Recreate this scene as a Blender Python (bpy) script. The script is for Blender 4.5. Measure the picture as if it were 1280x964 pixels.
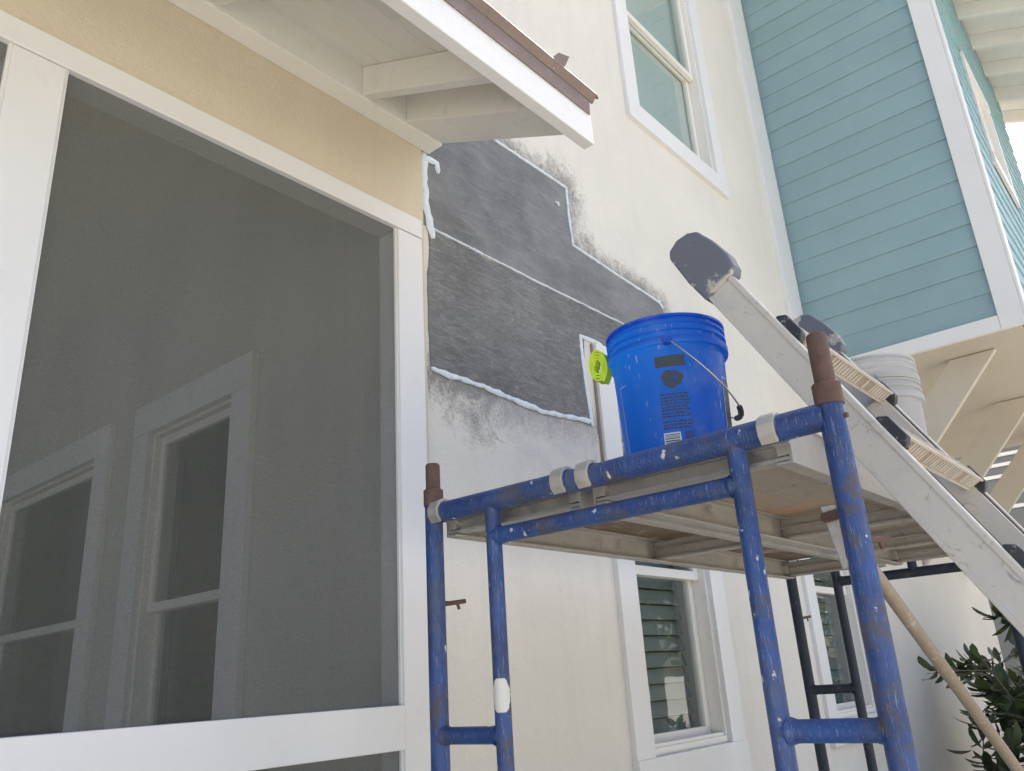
import bpy, bmesh, math, random
from mathutils import Vector, Matrix, noise as mnoise
from mathutils.geometry import tessellate_polygon
random.seed(7)
for o in list(bpy.data.objects): bpy.data.objects.remove(o)
S = bpy.context.scene
C = bpy.data.collections.new('place'); S.collection.children.link(C)

# ------------------------------------------------------------------ camera
cam = bpy.data.cameras.new('camera'); cam.sensor_width = 36; cam.lens = 1021/1280*36; cam.clip_end = 2000; cam.clip_start = .05
co = bpy.data.objects.new('camera', cam); C.objects.link(co); S.camera = co
RX = Vector((0.65269406, -0.75527614, -0.05956867)); DN = Vector((0.22205787, 0.26588432, -0.93808093)); FW = Vector((0.72434851, 0.59905216, 0.34125613))
m = Matrix((RX, -DN, -FW)).transposed().to_4x4(); m.translation = (0, 0, 1.5); co.matrix_world = m

# ------------------------------------------------------------------ light
SUN = Vector((.74, .02, 1.0)).normalized()
el = math.asin(SUN.z); az = math.atan2(SUN.x, SUN.y)
w = bpy.data.worlds.new('World'); S.world = w; w.use_nodes = True
nt = w.node_tree; bg = nt.nodes['Background']
sk = nt.nodes.new('ShaderNodeTexSky'); sk.sky_type = 'NISHITA'; sk.sun_disc = False
sk.sun_elevation = el; sk.sun_rotation = az; sk.dust_density = 4.0; sk.air_density = 1.0; sk.ozone_density = 1.0
nt.links.new(sk.outputs[0], bg.inputs[0]); bg.inputs[1].default_value = .12
sl = bpy.data.lights.new('sun', 'SUN'); sl.energy = 5.0; sl.angle = math.radians(.53); sl.color = (1, .95, .87)
so = bpy.data.objects.new('sun', sl); C.objects.link(so); so.rotation_euler = SUN.to_track_quat('Z', 'Y').to_euler(); so.location = (20, -5, 25)
S.view_settings.view_transform = 'Standard'; S.view_settings.look = 'None'; S.view_settings.gamma = 1
S.view_settings.use_curve_mapping = False; S.view_settings.exposure = 1.42
S.render.engine = 'CYCLES'; S.cycles.max_bounces = 10; S.cycles.diffuse_bounces = 6; S.cycles.transparent_max_bounces = 16

# ------------------------------------------------------------------ materials
class N:
    def __init__(s, name):
        s.m = bpy.data.materials.new(name); s.m.use_nodes = True; s.t = s.m.node_tree
        s.b = s.t.nodes['Principled BSDF']; s.out = s.t.nodes['Material Output']
        s.co = s.t.nodes.new('ShaderNodeTexCoord').outputs['Object']
    def n(s, ty, **k):
        x = s.t.nodes.new(ty)
        for a, v in k.items(): setattr(x, a, v)
        return x
    def l(s, a, b): s.t.links.new(a, b)
    def geo(s): s.co = s.n('ShaderNodeNewGeometry').outputs['Position']; return s
    def map(s, sc=(1,1,1), rot=(0,0,0)):
        q = s.n('ShaderNodeMapping'); q.inputs['Scale'].default_value = sc; q.inputs['Rotation'].default_value = rot
        s.l(s.co, q.inputs[0]); return q.outputs[0]
    def noise(s, sc, det=4, rough=.6, vec=None, dist=0):
        q = s.n('ShaderNodeTexNoise'); q.inputs['Scale'].default_value = sc; q.inputs['Detail'].default_value = det
        q.inputs['Roughness'].default_value = rough; q.inputs['Distortion'].default_value = dist
        s.l(vec or s.co, q.inputs['Vector']); return q.outputs['Fac']
    def voro(s, sc, vec=None, feat='F1'):
        q = s.n('ShaderNodeTexVoronoi'); q.feature = feat; q.inputs['Scale'].default_value = sc; s.l(vec or s.co, q.inputs['Vector']); return q.outputs['Distance']
    def ramp(s, f, a, b, ca=(0,0,0,1), cb=(1,1,1,1)):
        q = s.n('ShaderNodeValToRGB'); q.color_ramp.elements[0].position = a; q.color_ramp.elements[1].position = b
        q.color_ramp.elements[0].color = ca; q.color_ramp.elements[1].color = cb; s.l(f, q.inputs[0]); return q.outputs[0]
    def mix(s, f, a, b, mode='MIX'):
        q = s.n('ShaderNodeMix', data_type='RGBA', blend_type=mode)
        for i, v in ((0, f), (6, a), (7, b)):
            if isinstance(v, (int, float)): q.inputs[i].default_value = v
            elif isinstance(v, tuple): q.inputs[i].default_value = (*v[:3], 1)
            else: s.l(v, q.inputs[i])
        return q.outputs[2]
    def math(s, op, a, b=0):
        q = s.n('ShaderNodeMath', operation=op)
        for i, v in ((0, a), (1, b)):
            if isinstance(v, (int, float)): q.inputs[i].default_value = v
            else: s.l(v, q.inputs[i])
        return q.outputs[0]
    def bump(s, h, st, dist=.01, prev=None):
        q = s.n('ShaderNodeBump'); q.inputs['Strength'].default_value = st; q.inputs['Distance'].default_value = dist
        s.l(h, q.inputs['Height'])
        if prev: s.l(prev, q.inputs['Normal'])
        s.l(q.outputs[0], s.b.inputs['Normal']); return q.outputs[0]
    def col(s, c):
        if isinstance(c, tuple): s.b.inputs['Base Color'].default_value = (*c[:3], 1)
        else: s.l(c, s.b.inputs['Base Color'])
    def set(s, r=None, metal=None, spec=None):
        if r is not None:
            if isinstance(r, (int, float)): s.b.inputs['Roughness'].default_value = r
            else: s.l(r, s.b.inputs['Roughness'])
        if metal is not None:
            if isinstance(metal, (int, float)): s.b.inputs['Metallic'].default_value = metal
            else: s.l(metal, s.b.inputs['Metallic'])
        if spec is not None: s.b.inputs['Specular IOR Level'].default_value = spec
M = {}
def painted(key, c, r=.55, var=.10, dirt=(.45,.40,.33), dirtamt=.25, bump=.15, bs=60):
    n = N(key).geo()
    a = n.noise(2.2, 5); b = n.noise(26, 4)
    base = n.mix(n.ramp(a, .3, .75), tuple(x*(1-var) for x in c), c)
    d = n.ramp(n.math('MULTIPLY', n.noise(7, 6, .7), b), .30, .46)
    base = n.mix(n.math('MULTIPLY', d, dirtamt), base, dirt)
    n.col(base); n.set(n.ramp(b, .2, .8, (r-.12,)*3+(1,), (min(1, r+.15),)*3+(1,)), spec=.4)
    if key == 'teal':
        oi = n.n('ShaderNodeObjectInfo').outputs['Random']; g_ = n.noise(5, 5, .7, n.map((20, 1.5, 20))); base = n.mix(n.math('MULTIPLY', n.math('ADD', oi, g_), .16), base, tuple(x*.6 for x in c)); n.col(base)
    n.bump(n.noise(bs, 3), bump, .004); M[key] = n.m
painted('white_trim', (.72,.72,.725), .5, .05, dirtamt=.10)
painted('white_soffit', (.80,.785,.75), .6, .08)
painted('beige_paint', (.53,.485,.415), .6, .08)
painted('white_vinyl', (.74,.72,.68), .4, .05, dirtamt=.15)
painted('grey_siding', (.16,.17,.18), .7, .1)
painted('teal', (.27,.40,.43), .55, .10, dirt=(.36,.46,.47), dirtamt=.2)
painted('teal_shingle_lit', (.29,.45,.50), .6, .15, dirt=(.2,.33,.38), dirtamt=.25)  # same teal as the siding, with brighter front light put into the colour
painted('unlit_room', (.03,.045,.075), .6, .2)
painted('shade_cloth', (.60,.62,.61), .8, .1)
painted('blind', (.22,.245,.24), .6, .15)
painted('dark_navy', (.022,.032,.055), .55, .3, dirt=(.16,.14,.13), dirtamt=.5)

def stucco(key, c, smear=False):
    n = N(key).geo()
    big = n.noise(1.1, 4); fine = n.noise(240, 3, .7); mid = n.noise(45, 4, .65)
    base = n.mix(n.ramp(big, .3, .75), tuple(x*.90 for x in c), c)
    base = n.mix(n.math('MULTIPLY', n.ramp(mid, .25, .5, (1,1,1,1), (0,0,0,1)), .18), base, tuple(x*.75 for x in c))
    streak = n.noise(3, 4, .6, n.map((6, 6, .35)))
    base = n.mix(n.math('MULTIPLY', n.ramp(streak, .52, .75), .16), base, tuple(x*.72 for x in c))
    if smear:
        at = n.n('ShaderNodeAttribute', attribute_name='smear'); f = at.outputs['Fac']
        g = n.n('ShaderNodeAttribute', attribute_name='scuff').outputs['Fac']
        # thin grey wash: attribute pushed about by noise, speckled by the stucco relief
        k = n.math('ADD', f, n.math('MULTIPLY', n.math('SUBTRACT', n.noise(10, 7, .8, None, 1.0), .5), 1.9))
        k = n.math('ADD', k, n.math('MULTIPLY', n.math('SUBTRACT', n.noise(130, 4, .85), .5), 1.5))
        k = n.math('MULTIPLY', n.ramp(k, .38, 1.05), n.ramp(f, .02, .35))
        base = n.mix(n.math('MULTIPLY', k, .88), base, (.20,.195,.19))
        k2 = n.math('ADD', g, n.math('MULTIPLY', n.math('SUBTRACT', n.noise(9, 5, .7), .5), 1.3))
        k2 = n.math('MULTIPLY', n.ramp(k2, .35, .9), n.ramp(g, .02, .3))
        base = n.mix(n.math('MULTIPLY', k2, .5), base, (.47,.475,.48))
    n.col(base); n.set(.9, spec=.2)
    p = n.bump(n.noise(130, 3, .75), .75, .006); n.bump(mid, .3, .008, p); M[key] = n.m
stucco('stucco', (.755,.725,.67), True)
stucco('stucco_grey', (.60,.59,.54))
painted('porch_paint', (.70,.69,.66), .6, .08)
stucco('stucco_yellow', (.68,.605,.475))  # yellower copy of the cream, warm bounce under the eave put into the colour
def cement(key, c, stroke):
    n = N(key).geo()
    a = n.noise(2.6, 6, .65); v = n.map((1, 1, 3.2), (0, .55, 0)); b = n.noise(9 if stroke else 5, 8, .75, v, 1.8 if stroke else .8); fine = n.noise(200, 3, .8)
    base = n.mix(n.ramp(a, .32, .68), tuple(x*.68 for x in c), tuple(x*1.28 for x in c))
    base = n.mix(n.math('MULTIPLY', n.ramp(b, .45, .68), .6 if stroke else .4), base, tuple(min(1, x*1.8) for x in c))
    for rot, sc, am in ((.5, 3.2, .55), (-.35, 4.5, .4), (1.5, 6, .3)):       # trowel scratches
        q = n.noise(sc, 5, .7, n.map((1, 1, 9), (0, rot, 0)), 1.4); q = n.math('ABSOLUTE', n.math('SUBTRACT', q, .5))
        base = n.mix(n.math('MULTIPLY', n.ramp(q, .004, .022, (1,1,1,1), (0,0,0,1)), am if stroke else am*.35), base, tuple(x*.5 for x in c))
    base = n.mix(n.math('MULTIPLY', n.ramp(n.noise(34, 6, .8, None, 1.5), .58, .68), .5 if stroke else .2), base, (.42,.44,.47))
    base = n.mix(n.math('MULTIPLY', n.ramp(fine, .5, .75), .3), base, tuple(min(1, x*1.6) for x in c))
    n.col(base); n.set(.9, spec=.25); p = n.bump(fine, .4, .003); n.bump(b, .6, .012, p); M[key] = n.m
cement('cement_smooth', (.195,.20,.206), False)
cement('cement_rough', (.185,.188,.19), True)
n = N('caulk').geo(); n.col(n.mix(n.ramp(n.noise(40, 4), .3, .6), (.54,.61,.68), (.66,.72,.78))); n.set(.45); n.bump(n.noise(70, 4), .3, .003); M['caulk'] = n.m
n = N('bare_wood').geo(); v = n.map((40, 40, 2.5)); n.col(n.mix(n.noise(3, 6, .7, v), (.20,.14,.10), (.36,.29,.22))); n.set(.8); M['bare_wood'] = n.m
n = N('plywood').geo(); v = n.map((1.2, 14, 14)); g = n.noise(4, 7, .7, v, .6)
b = n.mix(g, (.09,.06,.04), (.26,.185,.125)); b = n.mix(n.ramp(n.noise(5, 6, .7), .5, .68), b, (.40,.36,.31)); b = n.mix(n.math('MULTIPLY', n.ramp(n.noise(9, 7, .75, None, 1), .56, .62), .7), b, (.12,.12,.14))
n.col(b); n.set(.75); n.bump(g, .2, .003); M['plywood'] = n.m
n = N('grey_board').geo(); v = n.map((1.2, 14, 14)); g = n.noise(4, 7, .7, v, .6)
b = n.mix(g, (.24,.20,.16), (.42,.37,.315)); b = n.mix(n.math('MULTIPLY', n.ramp(n.noise(7, 6, .7, None, 1.5), .55, .63), .55), b, (.17,.17,.20)); b = n.mix(n.ramp(n.noise(2.2, 5), .56, .7), b, (.40,.27,.17))
n.col(b); n.set(.8); M['grey_board'] = n.m
def metal(key, c, paint, lo, hi, r=.35):
    n = N(key).geo()
    a = n.noise(11, 7, .75); d = n.noise(60, 4, .7)
    f = n.ramp(n.math('ADD', n.math('MULTIPLY', a, .7), n.math('MULTIPLY', d, .3)), lo, hi)
    sp = n.ramp(n.voro(38), .05, .12, (1,1,1,1), (0,0,0,1))
    dk = n.math('MULTIPLY', n.ramp(n.noise(18, 8, .8, None, 1.2), .58, .66), .6)
    base = n.mix(f, c, paint); base = n.mix(n.math('MULTIPLY', sp, .5), base, (.6,.58,.55)); base = n.mix(dk, base, (.13,.10,.08))
    n.col(base); n.set(n.math('ADD', n.math('MULTIPLY', f, .35), r), n.math('SUBTRACT', .85, n.math('MULTIPLY', f, .8)))
    n.bump(a, .3, .003); M[key] = n.m
metal('aluminium', (.56,.55,.55), (.55,.52,.475), .34, .50, .42)
metal('aluminium_dirty', (.43,.42,.41), (.37,.345,.31), .42, .62, .45)
metal('rung_metal', (.48,.46,.43), (.52,.48,.43), .36, .5, .5)
metal('rung_dirt', (.30,.27,.24), (.34,.28,.225), .36, .5, .5)
metal('clamp_metal', (.50,.49,.48), (.45,.41,.36), .42, .60, .4)
metal('flashing', (.24,.185,.165), (.20,.155,.14), .40, .65, .50)
def frame_paint():
    n = N('blue_frame_paint').geo()
    big = n.noise(5, 6, .7); f = n.noise(70, 5, .75); v = n.map((70, 70, 6)); sc = n.noise(4, 6, .75, v)
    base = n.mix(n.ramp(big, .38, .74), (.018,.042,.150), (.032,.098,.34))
    base = n.mix(n.math('MULTIPLY', n.ramp(n.noise(14, 6, .75), .5, .7), .5), base, (.06,.12,.26))
    chalk = n.math('MULTIPLY', n.ramp(sc, .56, .70), .6); base = n.mix(chalk, base, (.42,.46,.55))
    rust = n.ramp(n.math('ADD', n.math('MULTIPLY', n.noise(7, 7, .78), .65), n.math('MULTIPLY', f, .35)), .515, .585)
    base = n.mix(n.math('MULTIPLY', rust, .8), base, (.105,.082,.068))
    base = n.mix(n.math('MULTIPLY', n.ramp(n.noise(3.2, 6, .7), .52, .66), .45), base, (.11,.12,.15))
    vv = n.n('ShaderNodeTexVoronoi'); vv.inputs['Scale'].default_value = 30; n.l(n.map((1,1,.6)), vv.inputs['Vector'])
    jag = n.math('ADD', vv.outputs['Distance'], n.math('MULTIPLY', n.math('SUBTRACT', n.noise(90, 3), .5), .6))
    sp = n.math('MULTIPLY', n.ramp(jag, .09, .15, (1,1,1,1), (0,0,0,1)), n.ramp(n.noise(9, 4), .47, .53))
    base = n.mix(sp, base, (.62,.62,.61))
    n.col(base); n.set(n.math('ADD', n.math('MULTIPLY', rust, .35), .42)); n.bump(f, .4, .002); M['blue_frame_paint'] = n.m
frame_paint()
n = N('rust').geo(); a = n.noise(30, 6, .7); n.col(n.mix(a, (.075,.04,.032), (.20,.125,.10))); n.set(.8, .2); n.bump(a, .4, .003); M['rust'] = n.m
n = N('black_rubber').geo(); n.col(n.mix(n.ramp(n.noise(7, 7, .7), .50, .55), (.135,.145,.18), (.48,.455,.41))); n.set(.6); M['black_rubber'] = n.m
n = N('black_plastic').geo(); n.col(n.mix(n.ramp(n.noise(40, 5, .75), .58, .66), (.025,.027,.03), (.4,.38,.35))); n.set(.5); M['black_plastic'] = n.m
n = N('steel_wire'); n.col((.35,.35,.36)); n.set(.35, .9); M['steel_wire'] = n.m
n = N('lime_strap').geo(); v = n.map((300, 300, 300)); n.col(n.mix(n.noise(1, 2, .5, v), (.42,.60,.02), (.66,.84,.06))); n.set(.7); M['lime_strap'] = n.m
def plastic(key, c, tr, splat):
    n = N(key)
    sp = n.math('MULTIPLY', n.ramp(n.math('ADD', n.voro(30, n.map((1.6, 1.6, .55))), n.math('MULTIPLY', n.math('SUBTRACT', n.noise(60, 4), .5), .5)), .08, .16, (1,1,1,1), (0,0,0,1)), n.ramp(n.noise(6, 5, .7), .42, .50))
    d = n.ramp(n.noise(9, 7, .75), .52, .75)
    base = n.mix(n.math('MULTIPLY', d, .38), c, splat); base = n.mix(n.math('MULTIPLY', sp, .7), base, splat)
    n.col(base); n.set(n.ramp(n.noise(20, 4), .3, .7, (.28,)*3+(1,), (.5,)*3+(1,)))
    t = n.n('ShaderNodeBsdfTranslucent'); t.inputs[0].default_value = (*tr, 1); mx = n.n('ShaderNodeMixShader'); mx.inputs[0].default_value = .5
    n.l(n.b.outputs[0], mx.inputs[1]); n.l(t.outputs[0], mx.inputs[2]); n.l(mx.outputs[0], n.out.inputs[0]); M[key] = n.m
plastic('blue_plastic', (.015,.11,.50), (.02,.34,1.0), (.45,.48,.55))
plastic('white_plastic', (.62,.62,.62), (.7,.7,.7), (.42,.36,.30))
n = N('dried_paint'); n.col((.30,.36,.50)); n.set(.7); M['dried_paint'] = n.m
n = N('label_ink'); n.col((.035,.045,.055)); n.set(.5); M['label_ink'] = n.m
n = N('label_faint'); n.col((.015,.05,.20)); n.set(.5); M['label_faint'] = n.m
n = N('label_white'); n.col((.62,.66,.72)); n.set(.5); M['label_white'] = n.m
def glass(key, tint, ior):
    n = N(key); t = n.n('ShaderNodeBsdfTransparent'); t.inputs[0].default_value = (*tint, 1)
    g = n.n('ShaderNodeBsdfGlossy'); g.inputs['Roughness'].default_value = .01; g.inputs['Color'].default_value = (.95,.97,1,1)
    fr = n.n('ShaderNodeFresnel'); fr.inputs['IOR'].default_value = ior; mx = n.n('ShaderNodeMixShader')
    bp = n.n('ShaderNodeBump'); bp.inputs['Strength'].default_value = .02; bp.inputs['Distance'].default_value = .05; n.l(n.noise(2.5, 2), bp.inputs['Height'])
    n.l(bp.outputs[0], g.inputs['Normal'])
    bf = n.n('ShaderNodeNewGeometry').outputs['Backfacing']; n.l(n.math('MULTIPLY', fr.outputs[0], n.math('SUBTRACT', 1, bf)), mx.inputs[0]); n.l(t.outputs[0], mx.inputs[1]); n.l(g.outputs[0], mx.inputs[2]); n.l(mx.outputs[0], n.out.inputs[0]); M[key] = n.m
glass('glass', (.88,.92,.91), 1.75)
def screen():
    n = N('insect_screen').geo(); d = n.n('ShaderNodeBsdfDiffuse'); t = n.n('ShaderNodeBsdfTransparent'); mx = n.n('ShaderNodeMixShader')
    v = n.map((7, 7, .5)); s1 = n.ramp(n.noise(2, 5, .65, v), .35, .75); s2 = n.noise(240, 3, .85)
    n.l(n.mix(s1, (.118,.122,.112), (.150,.152,.140)), d.inputs[0])
    n.l(n.math('ADD', .20, n.math('MULTIPLY', s2, .26)), mx.inputs[0]); n.l(t.outputs[0], mx.inputs[1]); n.l(d.outputs[0], mx.inputs[2]); n.l(mx.outputs[0], n.out.inputs[0]); M['insect_screen'] = n.m
screen()
n = N('ground').geo(); a = n.noise(.6, 6); b = n.noise(35, 5, .8); n.col(n.mix(n.ramp(a, .35, .7), n.mix(b, (.40,.378,.34), (.54,.515,.465)), n.mix(b, (.34,.325,.25), (.50,.47,.38)))); n.set(.95); n.bump(b, .6, .02); M['ground'] = n.m
def leafm(key, c0, c1):
    n = N(key); oi = n.n('ShaderNodeObjectInfo').outputs['Random']
    n.col(n.mix(oi, c0, c1)); n.set(.4)
    t = n.n('ShaderNodeBsdfTranslucent'); t.inputs[0].default_value = (c1[0]*1.6, c1[1]*1.8, c1[2], 1); mx = n.n('ShaderNodeMixShader'); mx.inputs[0].default_value = .25
    n.l(n.b.outputs[0], mx.inputs[1]); n.l(t.outputs[0], mx.inputs[2]); n.l(mx.outputs[0], n.out.inputs[0]); M[key] = n.m
leafm('leaf', (.032,.05,.026), (.08,.10,.05))
n = N('bark').geo(); n.col(n.mix(n.noise(20, 5), (.08,.06,.045), (.19,.15,.11))); n.set(.9); M['bark'] = n.m
n = N('pole_wood').geo(); g = n.noise(6, 6, .7, n.map((3, 12, 6))); g = n.noise(14, 7, .75, n.map((2, 30, 3.6), (0, .5, 0))); n.col(n.mix(n.math('MULTIPLY', n.ramp(n.noise(55, 6, .75), .56, .66), .6), n.mix(g, (.20,.155,.115), (.40,.33,.26)), (.50,.47,.43))); n.set(.65); n.bump(g, .3, .002); M['pole_wood'] = n.m

# ------------------------------------------------------------------ mesh helpers
ORG = {}
def root(name, label, cat, loc, group=None, rz=0):
    o = bpy.data.objects.new(name, None); C.objects.link(o); o.location = loc; o.empty_display_size = .1; o.rotation_euler.z = rz
    o['label'] = label; o['category'] = cat
    if group: o['group'] = group
    ORG[o] = Vector(loc) if rz == 0 else Vector((0,0,0)); return o
class MB:
    def __init__(s): s.v = []; s.f = []; s.sm = False
    def add(s, vs, fs):
        k = len(s.v); s.v += [tuple(x) for x in vs]; s.f += [tuple(i+k for i in f) for f in fs]; return s
    def box(s, x0, x1, y0, y1, z0, z1):
        return s.add([(x,y,z) for z in (z0,z1) for y in (y0,y1) for x in (x0,x1)], [(0,2,3,1),(4,5,7,6),(0,1,5,4),(2,6,7,3),(0,4,6,2),(1,3,7,5)])
    def hexa(s, p):  # 8 points: bottom ring 4, top ring 4
        return s.add(p, [(3,2,1,0),(4,5,6,7),(0,1,5,4),(1,2,6,5),(2,3,7,6),(3,0,4,7)])
    def prism(s, poly, d):  # poly of 3D points, extruded by vector d
        n = len(poly); d = Vector(d); P = [Vector(p) for p in poly]
        return s.add(P+[p+d for p in P], [tuple(range(n))[::-1], tuple(range(n, 2*n))]+[(i, (i+1)%n, n+(i+1)%n, n+i) for i in range(n)])
    def tube(s, pts, r, seg=14, cap=True, jit=0):
        P = [Vector(p) for p in pts]; R = r if isinstance(r, (list, tuple)) else [r]*len(P); k = len(s.v); prev = None
        for i, p in enumerate(P):
            t = (P[min(i+1, len(P)-1)]-P[max(i-1, 0)]).normalized()
            if prev is None: u = t.orthogonal().normalized()
            else: u = (prev - t*prev.dot(t)).normalized()
            prev = u; q = t.cross(u)
            for j in range(seg):
                a = 2*math.pi*j/seg; s.v.append(tuple(p+(u*math.cos(a)+q*math.sin(a))*R[i]*(1+jit*random.uniform(-1,1))))
        for i in range(len(P)-1):
            for j in range(seg): s.f.append((k+i*seg+j, k+i*seg+(j+1)%seg, k+(i+1)*seg+(j+1)%seg, k+(i+1)*seg+j))
        if cap:
            s.f.append(tuple(k+j for j in range(seg))[::-1]); s.f.append(tuple(k+(len(P)-1)*seg+j for j in range(seg)))
        s.sm = True; return s
    def lathe(s, prof, c, seg=64):
        k = len(s.v)
        for r, z in prof:
            for j in range(seg): a = 2*math.pi*j/seg; s.v.append((c[0]+r*math.cos(a), c[1]+r*math.sin(a), c[2]+z))
        for i in range(len(prof)-1):
            for j in range(seg): s.f.append((k+i*seg+j, k+i*seg+(j+1)%seg, k+(i+1)*seg+(j+1)%seg, k+(i+1)*seg+j))
        s.sm = True; return s
    def build(s, name, mat, parent=None, bevel=0, label=None, kind=None, smooth=None):
        me = bpy.data.meshes.new(name); o0 = ORG.get(parent, Vector((0,0,0)))
        me.from_pydata([tuple(Vector(v)-o0) for v in s.v], [], s.f); me.update()
        o = bpy.data.objects.new(name, me); C.objects.link(o); o.parent = parent; ORG[o] = o0
        me.materials.append(M[mat])
        if smooth or (smooth is None and s.sm):
            bm = bmesh.new(); bm.from_mesh(me)
            for f in bm.faces: f.smooth = len(f.verts) <= 4
            for e in bm.edges:
                if len(e.link_faces) == 2 and e.calc_face_angle(0) > .75: e.smooth = False
            bm.to_mesh(me); bm.free()
        if bevel:
            b = o.modifiers.new('bevel', 'BEVEL'); b.width = bevel; b.segments = 2; b.limit_method = 'ANGLE'
        if label: o['label'] = label
        if kind: o['kind'] = kind
        return o
def box(name, mat, parent, *a, bevel=.003, label=None, kind=None): return MB().box(*a).build(name, mat, parent, bevel, label, kind)
def copy_tree(o, parent=None):
    c = o.copy(); C.objects.link(c); c.parent = parent
    for ch in [x for x in C.objects if x.parent == o]: copy_tree(ch, c)
    return c

# ------------------------------------------------------------------ the setting
g = MB().add([(-300,-300,0),(300,-300,0),(300,300,0),(-300,300,0)], [(0,1,2,3)]).build('ground', 'ground'); g['kind'] = 'structure'; g['label'] = 'pale sandy ground around the house'

n = N('dark_bed').geo(); a = n.noise(40, 6, .8); n.col(n.mix(a, (.03,.022,.016), (.11,.085,.06))); n.set(.95); n.bump(a, .8, .03); M['dark_bed'] = n.m
bm_ = MB(); R9 = random.Random(9)
gx = [4.3+i*.3 for i in range(20)]; gy = [.1+j*.3 for j in range(7)]
for yy in gy:
    for xx in gx: bm_.v.append((xx+R9.uniform(-.04, .04), min(yy+R9.uniform(-.04, .04), 1.96), .02+R9.uniform(0, .035) if .1 < yy < 1.8 and 4.3 < xx < 9.9 else .004))
for j in range(6):
    for i in range(19): bm_.f.append((j*20+i, j*20+i+1, (j+1)*20+i+1, (j+1)*20+i))
bd_ = bm_.build('bounce_cut_bed', 'dark_bed'); bd_['kind'] = 'structure'; bd_['label'] = 'unseen dark ground sheet added under the bay to cut bounce light'  # unseen bed, added dark to cut ground bounce on the shaded wall
# ------------------------------------------------------------------ stucco house
WY = 1.965          # face of the stucco wall
house = root('stucco_house', 'two storey cream stucco house wall with grey cement repair and white trimmed windows', 'house', (5.9, 1.965, 0))
WIN = [  # s0, s1, z0, z1 (outside of casing), meeting rail z, casing widths
    dict(s=(2.975, 3.935), z=(1.045, 2.97), meet=1.945, blind='slat'),
    dict(s=(5.02, 6.02), z=(1.045, 2.97), meet=1.945, blind='slat'),
    dict(s=(3.60, 4.885), z=(4.61, 6.72), meet=5.60, blind='shade')]
CW = .135
holes = [(q['s'][0]+CW, q['s'][1]-CW, q['z'][0]+CW, q['z'][1]-CW) for q in WIN]
# patch outline on the wall (x, z)
PU = [(1.905, 3.165), (1.905, 3.46), (1.93, 3.49), (1.93, 3.80), (2.372, 3.785), (2.62, 3.788), (2.885, 3.78), (2.888, 3.62), (2.895, 3.462), (3.2, 3.44), (3.71, 3.42), (3.735, 3.30), (3.74, 3.17), (3.30, 3.165), (2.6, 3.160)]
PL = [(1.935, 3.155), (2.6, 3.155), (3.28, 3.160), (3.72, 3.165), (3.72, 2.985), (2.91, 2.985), (2.90, 2.78), (2.905, 2.575), (2.55, 2.545), (2.2, 2.575), (1.925, 2.575), (1.915, 2.85)]
def d2seg(p, a, b):
    ax, az = a; bx, bz = b; dx, dz = bx-ax, bz-az; L = dx*dx+dz*dz
    t = max(0, min(1, ((p[0]-ax)*dx+(p[1]-az)*dz)/L)) if L else 0
    return math.hypot(p[0]-ax-t*dx, p[1]-az-t*dz)
def inpoly(p, P):
    c = False; n = len(P)
    for i in range(n):
        a, b = P[i], P[(i+1) % n]
        if (a[1] > p[1]) != (b[1] > p[1]) and p[0] < (b[0]-a[0])*(p[1]-a[1])/(b[1]-a[1])+a[0]: c = not c
    return c
def frange(a, b, st):
    n = max(1, round((b-a)/st)); return [a+(b-a)*i/n for i in range(n)]
X0, X1, Z1 = 1.895, 10.0, 9.2
xs = set([X1]); zs = set([0.0, Z1])
for h in holes: xs |= {h[0], h[1]}; zs |= {h[2], h[3]}
xs |= set(frange(X0, 4.0, .02)) | set(frange(4.0, X1, .5)); zs |= set(frange(2.0, 4.2, .02)) | set(frange(0, 2.0, .4)) | set(frange(4.2, Z1, .5))
def dedupe(L):
    L = sorted(L); keep = set(x for h in holes for x in h); r = []
    for x in L:
        if r and x-r[-1] < .004:
            if x in keep: r[-1] = x
            continue
        r.append(x)
    return r
xs = dedupe(xs); zs = dedupe(zs)
V = []; F = []; idx = {}
for j, z in enumerate(zs):
    for i, x in enumerate(xs): idx[i, j] = len(V); V.append((x, WY, z))
for j in range(len(zs)-1):
    for i in range(len(xs)-1):
        cx, cz = (xs[i]+xs[i+1])/2, (zs[j]+zs[j+1])/2
        if any(h[0] < cx < h[1] and h[2] < cz < h[3] for h in holes): continue
        F.append((idx[i, j], idx[i+1, j], idx[i+1, j+1], idx[i, j+1]))
wb = MB(); wb.v = V; wb.f = F
sm = []; sc = []
edgesR = [((2.38,3.79),(2.89,3.785)), ((2.89,3.785),(2.895,3.46)), ((2.895,3.46),(3.73,3.42))]
edgesB = [((1.93,2.56),(2.5,2.54)), ((2.5,2.54),(2.9,2.56))]
for x, y, z in V:
    f = 0; g_ = 0
    if 1.8 < x < 4.2 and 2.0 < z < 4.2:
        d = min(d2seg((x, z), a, b) for a, b in edgesR); fl = .17
        if 2.75 < x < 3.1 and z > 3.42: fl = .26
        f = max(0, 1-d/fl)
        d = min(d2seg((x, z), a, b) for a, b in edgesB); f = max(f, 1-d/(.17+.16*math.exp(-((x-2.15)/.2)**2)))
        if x < 1.93: f = max(f, .75*max(0, 1-abs(z-3.3)/.35))
        if z < 2.56 and x < 2.95: g_ = max(0, 1-(2.56-z)/.46)*min(1, max(0, (x-1.95)/.5))*1.1
    sm.append(max(0, f)); sc.append(g_)
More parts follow.
